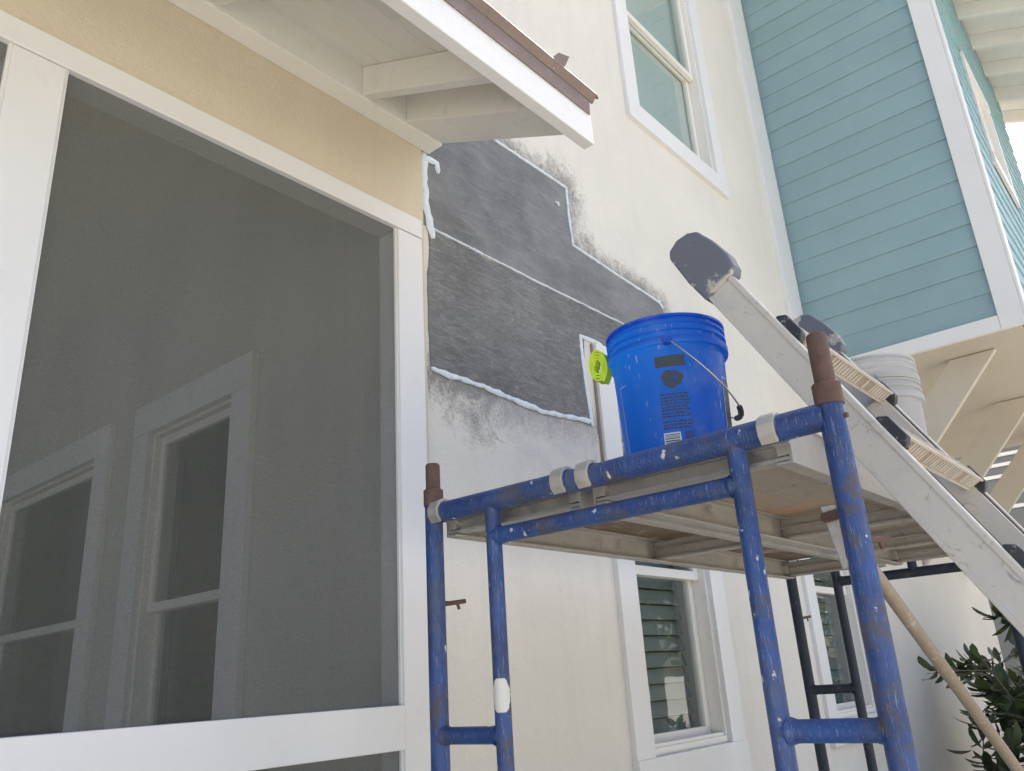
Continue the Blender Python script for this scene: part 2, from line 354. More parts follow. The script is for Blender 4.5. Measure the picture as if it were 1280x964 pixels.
# thickness: window reveals, ends and back
for h in holes:
    a, b, c, d = h; y2 = WY+.2
    wb.add([(a,WY,c),(b,WY,c),(b,WY,d),(a,WY,d),(a,y2,c),(b,y2,c),(b,y2,d),(a,y2,d)], [(0,4,5,1),(1,5,6,2),(2,6,7,3),(3,7,4,0)])
wb.add([(X0,WY,0),(X1,WY,0),(X1,WY,Z1),(X0,WY,Z1),(X0,9,0),(X1,9,0),(X1,9,Z1),(X0,9,Z1)], [(1,5,6,2),(2,6,7,3),(4,7,6,5)])
wall = wb.build('wall', 'stucco', house)
for nm, L in (('smear', sm), ('scuff', sc)):
    a = wall.data.attributes.new(nm, 'FLOAT', 'POINT'); L = L+[0]*(len(wall.data.vertices)-len(L)); a.data.foreach_set('value', L)

def plate(name, mat, P, parent, thick, label, step=.035, rag=.010):
    # irregular trowelled plate: ragged outline, domed edge
    out = []
    for i in range(len(P)):
        a, b = Vector(P[i]), Vector(P[(i+1) % len(P)]); n = max(1, int((b-a).length/step))
        for k in range(n):
            p = a.lerp(b, k/n); q = mnoise.noise_vector(Vector((p.x*9, p.y*9, 3)))
            q2 = mnoise.noise_vector(Vector((p.x*40, p.y*40, 1))); out.append((p.x+q.x*rag+q2.x*rag*.5, p.y+q.y*rag+q2.y*rag*.5))
    bm = bmesh.new(); c = Vector((sum(p[0] for p in out)/len(out), sum(p[1] for p in out)/len(out)))
    r0 = [bm.verts.new((p[0], WY+.006, p[1])) for p in out]; r1 = [bm.verts.new((p[0], WY-thick*.5, p[1])) for p in out]
    n = len(out)
    for i in range(n): bm.faces.new((r0[i], r0[(i+1) % n], r1[(i+1) % n], r1[i]))
    for tri in tessellate_polygon([[Vector((p[0], p[1], 0)) for p in out]]):
        try: bm.faces.new([r1[k] for k in tri])
        except ValueError: pass
    bmesh.ops.recalc_face_normals(bm, faces=bm.faces)
    mb = MB(); bm.verts.index_update(); mb.v = [tuple(v.co) for v in bm.verts]; mb.f = [tuple(v.index for v in f.verts) for f in bm.faces]; bm.free()
    return mb.build(name, mat, parent, label=label)
plate('cement_patch', 'cement_smooth', PU, house, .006, 'smooth darker grey stepped upper cement patch under the eave')
plate('cement_patch', 'cement_rough', PL, house, .009, 'rough trowelled grey lower cement patch beside the window casing')
def ribbon(name, pts, wd, parent, mat='caulk', yb=None, h=.0012, step=.018, rag=.35):
    # hand drawn bead of filler along a polyline on the wall
    yb = WY-.0085 if yb is None else yb
    P = []
    for a, b in zip(pts[:-1], pts[1:]):
        a, b = Vector(a), Vector(b); n = max(1, int((b-a).length/step)); P += [a.lerp(b, k/n) for k in range(n)]
    P.append(Vector(pts[-1])); mb = MB(); rows = []
    for i, p in enumerate(P):
        t = (P[min(i+1, len(P)-1)]-P[max(i-1, 0)]).normalized(); nr = Vector((-t.y, t.x))
        w1 = wd*.5*(1+rag*mnoise.noise(Vector((p.x*23, p.y*23, 5)))+rag*.6*mnoise.noise(Vector((p.x*90, p.y*90, 9)))); w2 = wd*.5*(1+rag*mnoise.noise(Vector((p.x*23, p.y*23, 15)))+rag*.6*mnoise.noise(Vector((p.x*90, p.y*90, 19))))
        if i in (0, len(P)-1): w1 *= .5; w2 *= .5
        a = p+nr*w1; b = p-nr*w2; off = nr*wd*.3*mnoise.noise(Vector((p.x*6, p.y*6, 2)))*rag; a += off; b += off
        k = len(mb.v); mb.v += [(a.x, yb+.004, a.y), ((a*.75+b*.25).x, yb-h, (a*.75+b*.25).y), ((a*.25+b*.75).x, yb-h, (a*.25+b*.75).y), (b.x, yb+.004, b.y)]
        rows.append(k)
    for r, q in zip(rows[:-1], rows[1:]):
        for j in range(3): mb.f.append((r+j, r+j+1, q+j+1, q+j))
        mb.f.append((r+3, r, q, q+3))
    mb.f += [(rows[0]+3, rows[0]+2, rows[0]+1, rows[0]), tuple(rows[-1]+j for j in range(4))]
    mb.sm = True; return mb.build(name, mat, parent)
ribbon('caulk_bead', [(1.915,3.50),(1.913,3.46),(1.912,3.36),(1.918,3.26),(1.945,3.15),(1.955,3.12)], .040, house, rag=.45, h=.0015)
ribbon('caulk_bead', [(1.925,3.475),(1.985,3.478),(1.988,3.43)], .03, house, rag=.3, h=.0015)
ribbon('caulk_bead', [(1.945,3.163),(2.6,3.158),(3.28,3.162)], .010, house, rag=.6)
ribbon('caulk_bead', [(2.2,3.80),(2.372,3.788),(2.62,3.786),(2.887,3.784),(2.889,3.62),(2.897,3.465),(3.2,3.445),(3.712,3.415)], .015, house, rag=.5)
ribbon('caulk_bead', [(3.69,3.43),(3.715,3.39)], .025, house)
ribbon('caulk_bead', [(1.92,2.575),(2.2,2.572),(2.55,2.545),(2.91,2.575)], .022, house, rag=.7)
ribbon('caulk_bead', [(2.915,2.55),(2.895,2.78),(2.885,2.985),(3.06,2.985)], .021, house, rag=.5)
MB().tube([(2.78,WY-.008,3.655),(2.80,WY-.011,3.645),(2.80,WY-.009,3.66)], [.004,.009,.004], 8).build('filler_dab', 'caulk', house)
box('bare_edge_strip', 'bare_wood', house, 2.963, 2.974, WY-.010, WY-.002, 2.05, 2.965, bevel=.002)

def window(par, mp, s, z, meet, n0, blind, cw=CW, proud=.024, name='window'):
    """mp(s,n,z)->world; n grows into the wall"""
    def bx(nm, mat, pr, s0, s1, na, nb, z0, z1, bev=.002):
        p = [mp(a, b, c) for c in (z0, z1) for a, b in ((s0, na), (s1, na), (s1, nb), (s0, nb))]; return MB().hexa(p).build(nm, mat, pr, bev)
    a, b, c, d = s[0]+cw, s[1]-cw, z[0]+cw, z[1]-cw
    j = MB()
    for q in ((a, a+.018, c, d), (b-.018, b, c, d), (a+.018, b-.018, d-.018, d), (a+.018, b-.018, c, c+.03)):
        j.hexa([mp(x, n, y) for y in (q[2], q[3]) for x, n in ((q[0], n0+.002), (q[1], n0+.002), (q[1], n0+.13), (q[0], n0+.13))])
    wn = j.build(name, 'white_vinyl', par, .002)
    f = n0-proud
    bx('casing', 'white_trim', wn, s[0], a+.004, f, n0+.004, c, d); bx('casing', 'white_trim', wn, b-.004, s[1], f, n0+.004, c, d)
    bx('head_casing', 'white_trim', wn, s[0], s[1], f-.004, n0+.004, d, z[1]); bx('sill', 'white_trim', wn, s[0], s[1], f-.006, n0+.004, z[0], c)
    bx('sill_nose', 'white_vinyl', wn, a+.019, b-.019, n0+.01, n0+.03, c+.03, c+.045)
    for (lo, hi, na) in ((meet-.022, d-.02, n0+.032), (c+.032, meet+.022, n0+.072)):
        st = .042; nb = na+.034; m2 = MB(); e0, e1 = a+.020, b-.020
        for q in ((e0, e0+st, lo, hi), (e1-st, e1, lo, hi), (e0+st, e1-st, hi-st, hi), (e0+st, e1-st, lo, lo+st)):
            m2.hexa([mp(x, n, y) for y in (q[2], q[3]) for x, n in ((q[0], na), (q[1], na), (q[1], nb), (q[0], nb))])
        sa = m2.build('sash', 'white_vinyl', wn, .003)
        bx('pane', 'glass', wn, e0+st-.004, e1-st+.004, na+.014, na+.019, lo+st-.004, hi-st+.004, 0)
    if blind == 'slat':
        k = 0; zz = c+.06
        while zz < d-.05:
            p = [mp(x, n, y) for x in (a+.03, b-.03) for n, y in ((n0+.150, zz), (n0+.172, zz+.066), (n0+.1745, zz+.0645), (n0+.1525, zz-.0015))]
            MB().add(p, [(0,1,2,3),(7,6,5,4),(0,4,5,1),(1,5,6,2),(2,6,7,3),(3,7,4,0)]).build('blind_slat', 'blind', wn); zz += .072
    elif blind == 'shade': bx('roller_shade', 'shade_cloth', wn, a+.02, b-.02, n0+.115, n0+.118, c+.02, d-.02, 0)
    bx('dark_backing', 'unlit_room', wn, a-.05, b+.05, n0+.45, n0+.46, c-.05, d+.05, 0)  # dark panel stands in for the unlit room behind the glass
    return wn
for i, q in enumerate(WIN):
    wn = window(house, lambda s, n, z: (s, n, z), q['s'], q['z'], q['meet'], WY, q['blind'])
    wn['label'] = ['lower window with slatted blind, beside the cement patch', 'lower window behind the far scaffold frame', 'upper window reflecting the teal siding'][i]
box('corner_trim', 'white_trim', house, 5.64, 5.925, WY-.028, WY+.004, 3.4, 9.1)
rf = MB().prism([(1.6, 1.5, 9.2), (1.6, 1.5, 9.35), (1.6, 5.5, 11.2), (1.6, 9.5, 9.35), (1.6, 9.5, 9.2)], (8.7, 0, 0)).build('roof', 'grey_siding', house)

# porch side wall of the house, seen through the screen
def mpx(s, n, z): return (n, s, z)
PX = 1.85
for (s, z, meet, bl) in (((2.955, 4.02), (.75, 2.93), 1.925, 'none'), ((4.30, 5.95), (.75, 2.93), 1.925, 'none')):
    wn = window(house, mpx, s, z, meet, PX-.005, bl, cw=.155, proud=.03); 
    wn['label'] = 'window on the porch side wall, dim behind the insect screen'
V2 = MB(); hs = [(2.955+.155, 4.02-.155), (4.30+.155, 5.95-.155)]; zz0, zz1 = .75+.155, 2.93-.155
cuts = [2.03, hs[0][0], hs[0][1], hs[1][0], hs[1][1], 6.6]
for i in range(5):
    if i in (1, 3): V2.box(PX, PX+.04, cuts[i], cuts[i+1], .45, zz0).box(PX, PX+.04, cuts[i], cuts[i+1], zz1, 7.3)
    else: V2.box(PX, PX+.04, cuts[i], cuts[i+1], .45, 7.3)
MB().box(1.897, 1.93, 1.97, 8.99, 7.301, 9.19).box(1.897, 1.93, 6.601, 8.99, 0, 7.3).box(1.897, 1.93, 2.03, 6.6, 0, .449).build('gable_side_wall', 'stucco', house)
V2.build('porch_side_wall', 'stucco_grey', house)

# ------------------------------------------------------------------ screened porch
por = root('screened_porch', 'white framed screened porch with grey insect screens and white eave', 'porch', (.6, 1.95, 0))
PF = 1.935; PB = 2.04
for x0, x1 in ((-2.063, -1.936), (-.793, -.667), (.476, .603), (1.75, 1.868)): box('post', 'white_trim', por, x0, x1, PF, PB, .45, 3.072)
box('top_rail', 'white_trim', por, -3.2, 1.868, PF-.003, PB, 3.0745, 3.15)
for x0, x1 in ((-1.936, -.793), (-.667, .476), (.603, 1.75)):
    box('mid_rail', 'white_trim', por, x0, x1, PF-.002, PB-.02, 1.335, 1.457)
    box('bottom_rail', 'white_trim', por, x0, x1, PF-.002, PB-.02, .45, .56)
    for z0, z1 in ((1.457, 3.0745), (.56, 1.335)): MB().box(x0, x1, PF+.018, PF+.0185, z0, z1).build('insect_screen', 'insect_screen', por)
    for z0, z1 in ((1.457, 3.0745), (.56, 1.335)):
        for e in ((x0, x0+.008), (x1-.008, x1)): MB().box(e[0], e[1], PF+.008, PF+.0175, z0, z1).build('screen_bead', 'white_trim', por)
box('upper_wall', 'stucco_yellow', por, -3.2, 1.894, 1.950, 2.04, 3.15, 3.70, bevel=.004)
box('corner_strip', 'stucco_yellow', por, 1.870, 1.8935, 1.950, 2.03, .45, 3.1495, bevel=.004)
box('porch_floor', 'porch_paint', por, -3.2, 1.845, 1.94, 6.6, .30, .449)
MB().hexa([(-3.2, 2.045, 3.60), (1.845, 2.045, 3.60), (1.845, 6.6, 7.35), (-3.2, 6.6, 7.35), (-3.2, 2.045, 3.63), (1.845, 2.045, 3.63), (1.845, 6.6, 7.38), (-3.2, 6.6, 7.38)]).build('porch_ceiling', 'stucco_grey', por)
for yy in (2.10, 3.6, 5.1, 6.5): box('post', 'white_trim', por, -3.3, -3.205, yy, yy+.1, .45, 3.6)
for ya, yb_ in ((2.2, 3.6), (3.7, 5.1), (5.2, 6.5)): MB().box(-3.255, -3.2545, ya, yb_, .45, 3.6).build('insect_screen', 'insect_screen', por)
box('end_header', 'white_trim', por, -3.3, -3.205, 2.05, 6.6, 3.601, 3.75)
box('back_wall', 'grey_siding', por, -3.2, 1.845, 6.605, 6.75, .45, 7.4)
box('skirt', 'stucco_yellow', por, -3.2, 1.89, 1.955, 2.03, 0, .299)
# eave: boxed beam, rafters, deck boards, fascia, metal edge; all slope with the roof
SL = .47
def zr(y): return 3.497+(y-1.87)*SL          # underside of the rafters
EO = 1.235
box('eave_beam', 'white_soffit', por, -3.2, 1.93, 1.872, 1.949, 3.487, 3.69)
def sloped(nm, mat, x0, x1, y0, y1, dz0, dz1, bev=.003):
    p = [(x, y, zr(y)+d) for d in (dz0, dz1) for x, y in ((x0, y0), (x1, y0), (x1, y1), (x0, y1))]; return MB().hexa(p).build(nm, mat, por, bev)
for x in (-2.5, -1.9, -1.3, -.7, -.1, .5, 0.93): sloped('rafter', 'white_soffit', x, x+.042, EO, 1.8715, 0, .124)
sloped('rafter', 'white_soffit', 1.53, 1.572, EO, 1.8715, 0, .124)
sloped('rake_box', 'white_soffit', 1.742, 1.93, EO, 1.8715, 0, .124)
y = EO-.02; k = 0
while y < 2.0:
    sloped('deck_board', 'white_soffit', -3.2, 1.93, y, min(y+.138, 2.04), .1255, .142, .004); y += .1400
box('fascia', 'white_trim', por, -3.2, 1.945, EO-.042, EO-.001, 3.142, 3.262)
# metal roof edge, an angle with a lip, and its loose tab
pr = [(EO-.0435, 3.252), (EO-.047, 3.250), (EO-.050, 3.305), (EO-.0465, 3.305)]
MB().prism([(-3.2, a, b) for a, b in pr], (5.132, 0, 0)).build('drip_edge', 'flashing', por, .001)
pr = [(EO-.0445, 3.306), (EO-.051, 3.306), (EO-.070, 3.331), (EO-.069, 3.335), (EO-.045, 3.332), (EO+.05, 3.372), (EO+.05, 3.368), (EO-.0445, 3.326)]
MB().prism([(-3.2, a, b) for a, b in pr], (5.152, 0, 0)).build('drip_lip', 'flashing', por, .001)
MB().prism([(1.952, EO-.070, 3.331), (1.952, EO-.045, 3.331), (1.972, EO-.062, 3.328)], (0, 0, .003)).build('bent_end', 'flashing', por)
MB().prism([(1.71, EO-.062, 3.330), (1.775, EO-.064, 3.330), (1.795, EO-.078, 3.384), (1.745, EO-.072, 3.372)], (0, .003, .001)).build('metal_tab', 'flashing', por)
sloped('roof_sheet', 'flashing', -3.2, 1.94, EO-.02, 2.0, .1435, .165)
MB().hexa([(-3.2, 2.0, zr(2.0)+.15), (1.89, 2.0, zr(2.0)+.15), (1.89, 6.9, 7.65), (-3.2, 6.9, 7.65), (-3.2, 2.0, zr(2.0)+.175), (1.89, 2.0, zr(2.0)+.175), (1.89, 6.9, 7.68), (-3.2, 6.9, 7.68)]).build('roof_sheet', 'flashing', por)

# ------------------------------------------------------------------ teal bay
bay = root('teal_bay', 'teal clad upper bay jutting from the house on slanted beige braces', 'bay', (7.8, 1.2, 3.5))
BX0, BX1, BY, BZ, BT = 5.95, 9.75, .55, 3.5, 7.35
box('core', 'beige_paint', bay, BX0+.035, BX1, BY+.04, WY-.003, BZ+.03, BT+.4, bevel=0)
z = 3.602; ex = .178
while z < 9:
    top = z+ex
    p = [(BX0+.007, .692, z), (BX0+.03, .692, z), (BX0+.03, .692, top+.012), (BX0+.018, .692, top+.012)]
    jz = random.uniform(-.0025, .0025); jx = random.uniform(-.002, .002); p = [(q[0]+jx*(q[0] < BX0+.025), q[1], q[2]+jz*(q[2] < z+.01)) for q in p]
    MB().prism(p, (0, WY-.694, 0)).build('siding_board', 'teal', bay, .0015); z = top
    if z > BT+.3: break
box('corner_board', 'white_trim', bay, BX0-.022, BX0+.02, BY-.004, .690, BZ-.003, BT)
box('corner_board', 'white_trim', bay, BX0-.0215, BX0+.13, BY-.024, BY-.005, BZ-.002, BT)
box('skirt_board', 'white_trim', bay, BX0-.018, BX0+.02, .691, WY-.004, BZ-.002, 3.600)
box('skirt_board', 'white_trim', bay, BX0+.131, BX1, BY-.02, BY+.03, BZ-.001, 3.600)
box('soffit_panel', 'beige_paint', bay, BX0+.021, BX1-.01, BY+.031, WY-.004, BZ+.002, BZ+.028)
# shingles on the front, too small in view to pick apart
z = 3.6; rr = random.Random(3); row = 0; mb = MB()
FW0, FW1, FZ0, FZ1 = 7.05, 8.05, 5.28, 6.42
while z < BT-.1:
    x = BX0+.132-(.07 if row % 2 else 0)
    while x < BX1:
        wd = rr.uniform(.10, .24); x2 = min(x+wd, BX1); xa = max(x, BX0+.132)
        if x2-xa > .02 and not (x2 > FW0 and xa < FW1 and z+.1 > FZ0 and z < FZ1):
            dz = rr.uniform(-.014, .014); t = rr.uniform(0, .004)
            mb.prism([(xa+.0005, BY-.012-t*.6, z+dz), (xa+.0005, BY+.03, z+dz), (xa+.0005, BY+.03, z+.185), (xa+.0005, BY-.001, z+.185)], (x2-xa-.001, 0, 0))
        x = x2
    z += .158; row += 1
mb.build('shingles', 'teal_shingle_lit', bay, kind='stuff')
def mpf(s, n, z): return (s, n, z)
wn = window(bay, mpf, (FW0, FW1), (FZ0, FZ1), 5.85, BY-.004, 'none', cw=.10, proud=.016)
# braces
for bxx in (6.30, 7.80, 9.25):
    yo, zo = .80, BZ-.003; yi, zi = 1.95, BZ-.003-1.1*(1.15)
    dd = .30
    MB().prism([(bxx, yo, zo), (bxx, yo+dd, zo), (bxx, yi, zo-(yi-yo-dd)*1.1), (bxx, yi, zi)], (.055, 0, 0)).build('brace', 'beige_paint', bay, .003)
# bay eave
def zb(y): return BT+.10+(y-BY)*.42
def sl2(nm, mat, x0, x1, y0, y1, a, b, bev=.003):
    p = [(x, yy, zb(yy)+d) for d in (a, b) for x, yy in ((x0, y0), (x1, y0), (x1, y1), (x0, y1))]; return MB().hexa(p).build(nm, mat, bay, bev)
for i in range(9): sl2('rafter', 'white_soffit', 5.6+i*.56, 5.65+i*.56, -.25, BY+.02, -.10, .06)
sl2('eave_deck', 'white_soffit', 5.5, 10.2, -.27, 1.9, .062, .10)
sl2('roof_sheet', 'flashing', 5.48, 10.22, -.30, 1.93, .105, .14)
box('fascia', 'white_trim', bay, 5.5, 10.2, -.315, -.275, zb(-.25)-.14, zb(-.25)+.07)
box('frieze_board', 'teal', bay, BX0+.14, BX1, BY-.016, BY+.03, BT-.11, BT+.14)
# ------------------------------------------------------------------ neighbour beyond
nb = root('neighbour_house', 'dark grey house beyond the teal bay with white trim strips', 'house', (17, 4, 0))
box('wall', 'grey_siding', nb, 15, 22, .2, 9, 0, 6.2, bevel=.02)
MB().prism([(14.6, -.3, 6.2), (14.6, 4.6, 8.6), (14.6, 9.5, 6.2)], (7.8, 0, 0)).build('roof', 'grey_siding', nb)
for zq in (3.62, 4.12, 4.30, 4.46, 4.62): box('trim_strip', 'white_trim', nb, 14.96, 14.999, 1.6, 2.9, zq, zq+.055)
box('trim_strip', 'white_trim', nb, 14.95, 14.998, 1.45, 1.55, 3.2, 5.0)

# ------------------------------------------------------------------ scaffold frames
FXN, FXF, YL, YR, YiL, YiR = 1.50, 3.80, 1.535, .475, 1.328, .672
def jt(mb, a, b, r=.0235, seg=16): return mb.tube([a, b], r, seg)
def scaffold(t, PM):
    for yy, zt in ((YL, 1.985), (YR, 1.985)):
        lg = MB().tube([(FXN, yy, 0), (FXN, yy, .6), (FXN, yy, 1.2), (FXN, yy, zt)], .0235, 18).build('leg', PM, t)
        MB().tube([(FXN, yy, zt-.035), (FXN, yy, zt+.006), (FXN, yy, zt+.010)], [.0265, .0265, .022], 18).build('collar', 'rust', lg)
        zp = 2.065 if yy == YL else 2.095
        MB().tube([(FXN, yy, zt), (FXN, yy, zp-.006), (FXN, yy, zp-.001), (FXN, yy, zp)], [.0195, .0195, .0165, .012], 18).build('coupling_pin', 'rust', lg)
        for dx in (-1, 1): MB().tube([(FXN+.02*dx*0, yy+.022*dx, zt-.06), (FXN, yy+.029*dx, zt-.06)], .005, 8).build('rivet', 'rust', lg)
        lk = MB().tube([(FXN+.01, yy, 1.70), (FXN+.035, yy-.012, 1.70), (FXN+.075, yy-.03, 1.705)], [.008, .006, .006], 10)
        lk.tube([(FXN+.055, yy-.02, 1.702), (FXN+.06, yy-.022, 1.685)], .004, 8); lk.build('brace_latch', 'rust', lg)
        MB().tube([(FXN, yy, 0), (FXN, yy, .008)], [.06, .06], 16).build('base_plate', 'rust', lg)
    MB().tube([(FXN, YL-.01, 1.928), (FXN, 1.0, 1.926), (FXN, YR+.01, 1.932)], .0265, 18).build('top_bar', PM, t)
    for yy in (YiL, YiR): MB().tube([(FXN, yy, .05), (FXN, yy, 1.0), (FXN, yy, 1.915)], .0195, 16).build('inner_post', PM, t)
    MB().tube([(FXN, YiL, 1.838), (FXN, YiR, 1.838)], .0205, 16).build('lower_bar', PM, t)
    for yy, zz, rr_ in ((YiL, 1.838, .021), (YiR, 1.838, .021)):
        MB().tube([(FXN, yy-.021*(1 if yy > 1 else -1), zz), (FXN, yy-.029*(1 if yy > 1 else -1), zz)], [.0235, .0212], 14, True, .05).build('weld', PM, t)
    for a, b in ((YL, YiL), (YR, YiR)):
        for zz in (1.39, .95, .50, .10):
            for q, sg in ((a, 1 if b > a else -1), (b, 1 if a > b else -1)): MB().tube([(FXN, q+sg*.017, zz), (FXN, q+sg*.030, zz)], [.0245, .0205], 14, True, .05).build('weld', PM, t)
            MB().tube([(FXN, a, zz), (FXN, b, zz)], .020, 14).build('rung', PM, t)
    return t
scaffold(root('scaffold', 'worn blue tubular scaffold end with rusty pins and white paint splashes', 'scaffold', (FXN, 1.0, 0), 'scaffold ends under the planks'), 'blue_frame_paint')
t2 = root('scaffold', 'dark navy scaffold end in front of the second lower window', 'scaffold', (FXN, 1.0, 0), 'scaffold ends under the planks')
ns = [o for o in C.objects if o.name.startswith('scaffold') and o.parent is None][0]
MB().tube([(1.52, .485, 1.757), (1.56, .545, 1.757)], .010, 10).build('brace_pin', 'rust', ns)
MB().prism([(1.558, .520, 1.778), (1.558, .548, 1.778), (1.566, .532, 1.66), (1.566, .506, 1.66)], (.004, .002, 0)).build('brace_strap', 'clamp_metal', ns, .001)
mb = MB(); SG = 8
for k in range(15):
    zz = 1.438+.0052*k; hw = 1.25*math.sqrt(max(.02, 1-((k-7)/7.6)**2))*random.uniform(.9, 1.08)
    for j in range(SG+1):
        a_ = math.pi*.82+(j/SG-.5)*2*hw; mb.v.append((FXN+.0203*math.cos(a_), YiL+.0203*math.sin(a_)*-1, zz))
for k in range(14):
    for j in range(SG): q = k*(SG+1)+j; mb.f.append((q, q+1, q+SG+2, q+SG+1))
mb.sm = True; mb.build('paint_splash', 'white_vinyl', ns)
scaffold(t2, 'dark_navy'); t2.location.x = FXF  # far end takes a darker navy tone than the near blue one
MB().tube([(FXN, 1.0, 1.838), (FXN, 1.0, 1.92)], .019, 14).build('short_post', 'dark_navy', t2)
# ------------------------------------------------------------------ planks
def plank(y0, y1, lab, deck):
    t = root('scaffold_plank', lab, 'plank', (2.65, (y0+y1)/2, 1.87), 'aluminium planks side by side on the scaffold')
    xa, xb = 1.535, 3.735; zb0, zt = 1.868, 1.947
    for yy, sg in ((y0, 1), (y1, -1)):
        pr = [(xa, yy, zb0), (xa, yy+sg*.034, zb0), (xa, yy+sg*.034, zb0+.006), (xa, yy+sg*.006, zb0+.006), (xa, yy+sg*.006, zt-.006), (xa, yy+sg*.03, zt-.006), (xa, yy+sg*.03, zt), (xa, yy, zt)]
        if sg < 0: pr = pr[::-1]
        MB().prism(pr, (xb-xa, 0, 0)).build('side_rail', 'aluminium_dirty', t, .001)
    for xx in (xa+.004, 2.56, 3.19, xb-.044) if deck == 'grey_board' else (xa+.004, 2.56, xb-.044):
        cm = MB().box(xx, xx+.04, y0+.0065, y1-.0065, zb0+.008, zb0+.016).box(xx+.016, xx+.022, y0+.0065, y1-.0065, zb0+.0165, zt-.007).box(xx+.004, xx+.034, y0+.0065, y1-.0065, zb0+.042, zb0+.048)
        cm.build('cross_member', 'aluminium_dirty', t, .001)
    box('deck_board', deck, t, xa+.02, xb-.02, y0+.004, y1-.004, zt+.001, zt+.0125, bevel=.002)
    for xx, bar, sg in ((xa, FXN, 1), (xb, FXF, -1)):
        for yy in (y0+.018, y1-.018):
            h = MB(); r = .0275; pts = []
            for q in range(9):
                a = math.radians(-35+q*270/8); pts.append((bar+sg*math.cos(a)*r, 1.928+math.sin(a)*r))
            pts = [(xx+sg*.03, 1.905)]+pts; ro = [(bar+(px-bar)*1.3, 1.928+(pz-1.928)*1.3) if i else (px, pz-.012) for i, (px, pz) in enumerate(pts)]
            n = len(pts); k = 0
            vs = [(px, yy+d, pz) for d in (-.0175, .0175) for px, pz in pts+ro]
            fs = []
            for i in range(n-1):
                fs += [(i, i+1, n+i+1, n+i), (2*n+i+1, 2*n+i, 3*n+i, 3*n+i+1), (i+1, i, 2*n+i, 2*n+i+1), (n+i, n+i+1, 3*n+i+1, 3*n+i)]
            fs += [(0, n, 3*n, 2*n), (n-1, 2*n+n-1, 3*n+n-1, 2*n-1)]
            h.add(vs, fs); h.build('hook', 'clamp_metal', t, .002)
            box('hook_bracket', 'aluminium_dirty', t, min(xx, xx+sg*.06), max(xx, xx+sg*.06), yy-.014, yy+.014, zb0+.018, 1.925, bevel=.002)
    return t
plank(1.085, 1.525, 'aluminium scaffold plank with dark plywood deck, the one nearer the stucco wall', 'plywood')
plank(.575, 1.050, 'aluminium scaffold plank with stained grey deck, under the blue bucket', 'grey_board')
# gate lock under the outer plank
lk = MB().tube([(1.60, .60, 1.90), (1.66, .60, 1.885)], .012, 10).tube([(1.63, .60, 1.895), (1.63, .56, 1.885)], .008, 10)
# ------------------------------------------------------------------ buckets
def bucket_profile():
    return [(0, .002), (.126, .002), (.131, .006), (.133, .012), (.1385, .17), (.1440, .292), (.1445, .296), (.155, .297), (.156, .300), (.1560, .315), (.1475, .317), (.1475, .330), (.1545, .331), (.1545, .336), (.1475, .3375), (.1475, .350), (.1540, .351), (.1540, .3555), (.148, .357), (.148, .366), (.1545, .367), (.1545, .373), (.151, .375), (.1478, .3735), (.1475, .362)]
def curved(mb, c, ang, w, z0, z1, rf, prd=.0006, seg=6):
    # patch hugging the bucket wall; ang = heading, w = width in metres
    rows = []
    for zq in (z0, z1):
        r = rf(zq)+prd
        for k in range(seg+1): a = ang+(k/seg-.5)*w/r; mb.v.append((c[0]+r*math.cos(a), c[1]+r*math.sin(a), c[2]+zq))
    k0 = len(mb.v)-2*(seg+1)
    for k in range(seg): mb.f.append((k0+k, k0+k+1, k0+seg+2+k, k0+seg+1+k))
def rwall(z): return .1325+(.1440-.1325)*(z-.012)/(.292-.012)
DZ = 1.960
def make_bucket(name, lab, loc, mat, cat='bucket', group=None):
    t = root(name, lab, cat, loc, group); b = MB().lathe(bucket_profile(), loc, 72).build('body', mat, t); return t
BC = (1.80, .957, DZ)
bb = make_bucket('blue_bucket', 'blue plastic pail with lime strap on its rim, standing on the plank', BC, 'blue_plastic')
fa = math.atan2(-BC[1], -BC[0])+.04     # printed side
def pt(off, zq, r=None): a = fa+off/rwall(zq); rr_ = (r or rwall(zq)); return Vector((BC[0]+rr_*math.cos(a), BC[1]+rr_*math.sin(a), BC[2]+zq))
mb = MB(); curved(mb, BC, fa, .072, .238, .266, rwall); mb.build('label_heading', 'label_ink', bb)
mb = MB()      # emblem blob: pail pictogram in a rounded mark
P = []
for k in range(28):
    a = 2*math.pi*k/28; rad = .023*(1+.10*math.sin(3*a+.6)+.06*math.sin(7*a)); P.append((rad*1.12*math.cos(a), .207+rad*math.sin(a)))
mb.v.append(tuple(pt(0, .207, rwall(.207)+.0008)))
for u, zq in P: mb.v.append(tuple(pt(u, zq, rwall(zq)+.0008)))
mb.f = [(0, 1+(k+1) % 28, 1+k) for k in range(28)]; mb.build('label_emblem', 'label_ink', bb)
mb = MB(); curved(mb, BC, fa-.002, .018, .192, .197, rwall, .0014); curved(mb, BC, fa+.05, .012, .203, .214, rwall, .0014); curved(mb, BC, fa-.06, .007, .200, .206, rwall, .0014); curved(mb, BC, fa+.005, .026, .2185, .221, rwall, .0014); mb.build('emblem_detail', 'label_faint', bb)
mb = MB(); rr2 = random.Random(5); zq = .170
while zq > .085:
    x = -.034
    while x < .033:
        L = rr2.uniform(.004, .014)
        if x+L < .036: curved(mb, BC, fa+(x+L/2)/rwall(zq), L, zq-.0042, zq, rwall, .0007, 2)
        x += L+.0022
    zq -= .0078 if rr2.random() > .2 else .013
mb.build('label_text', 'label_ink', bb)
mb = MB(); curved(mb, BC, fa-.12, .040, .022, .074, rwall, .0007); mb.build('barcode_field', 'label_white', bb)
mb = MB(); zq = .070
while zq > .026:
    hgt = rr2.choice((.0012, .002, .003)); curved(mb, BC, fa-.12, .034, zq-hgt, zq, rwall, .0013, 4); zq -= hgt+rr2.choice((.0014, .002, .003))
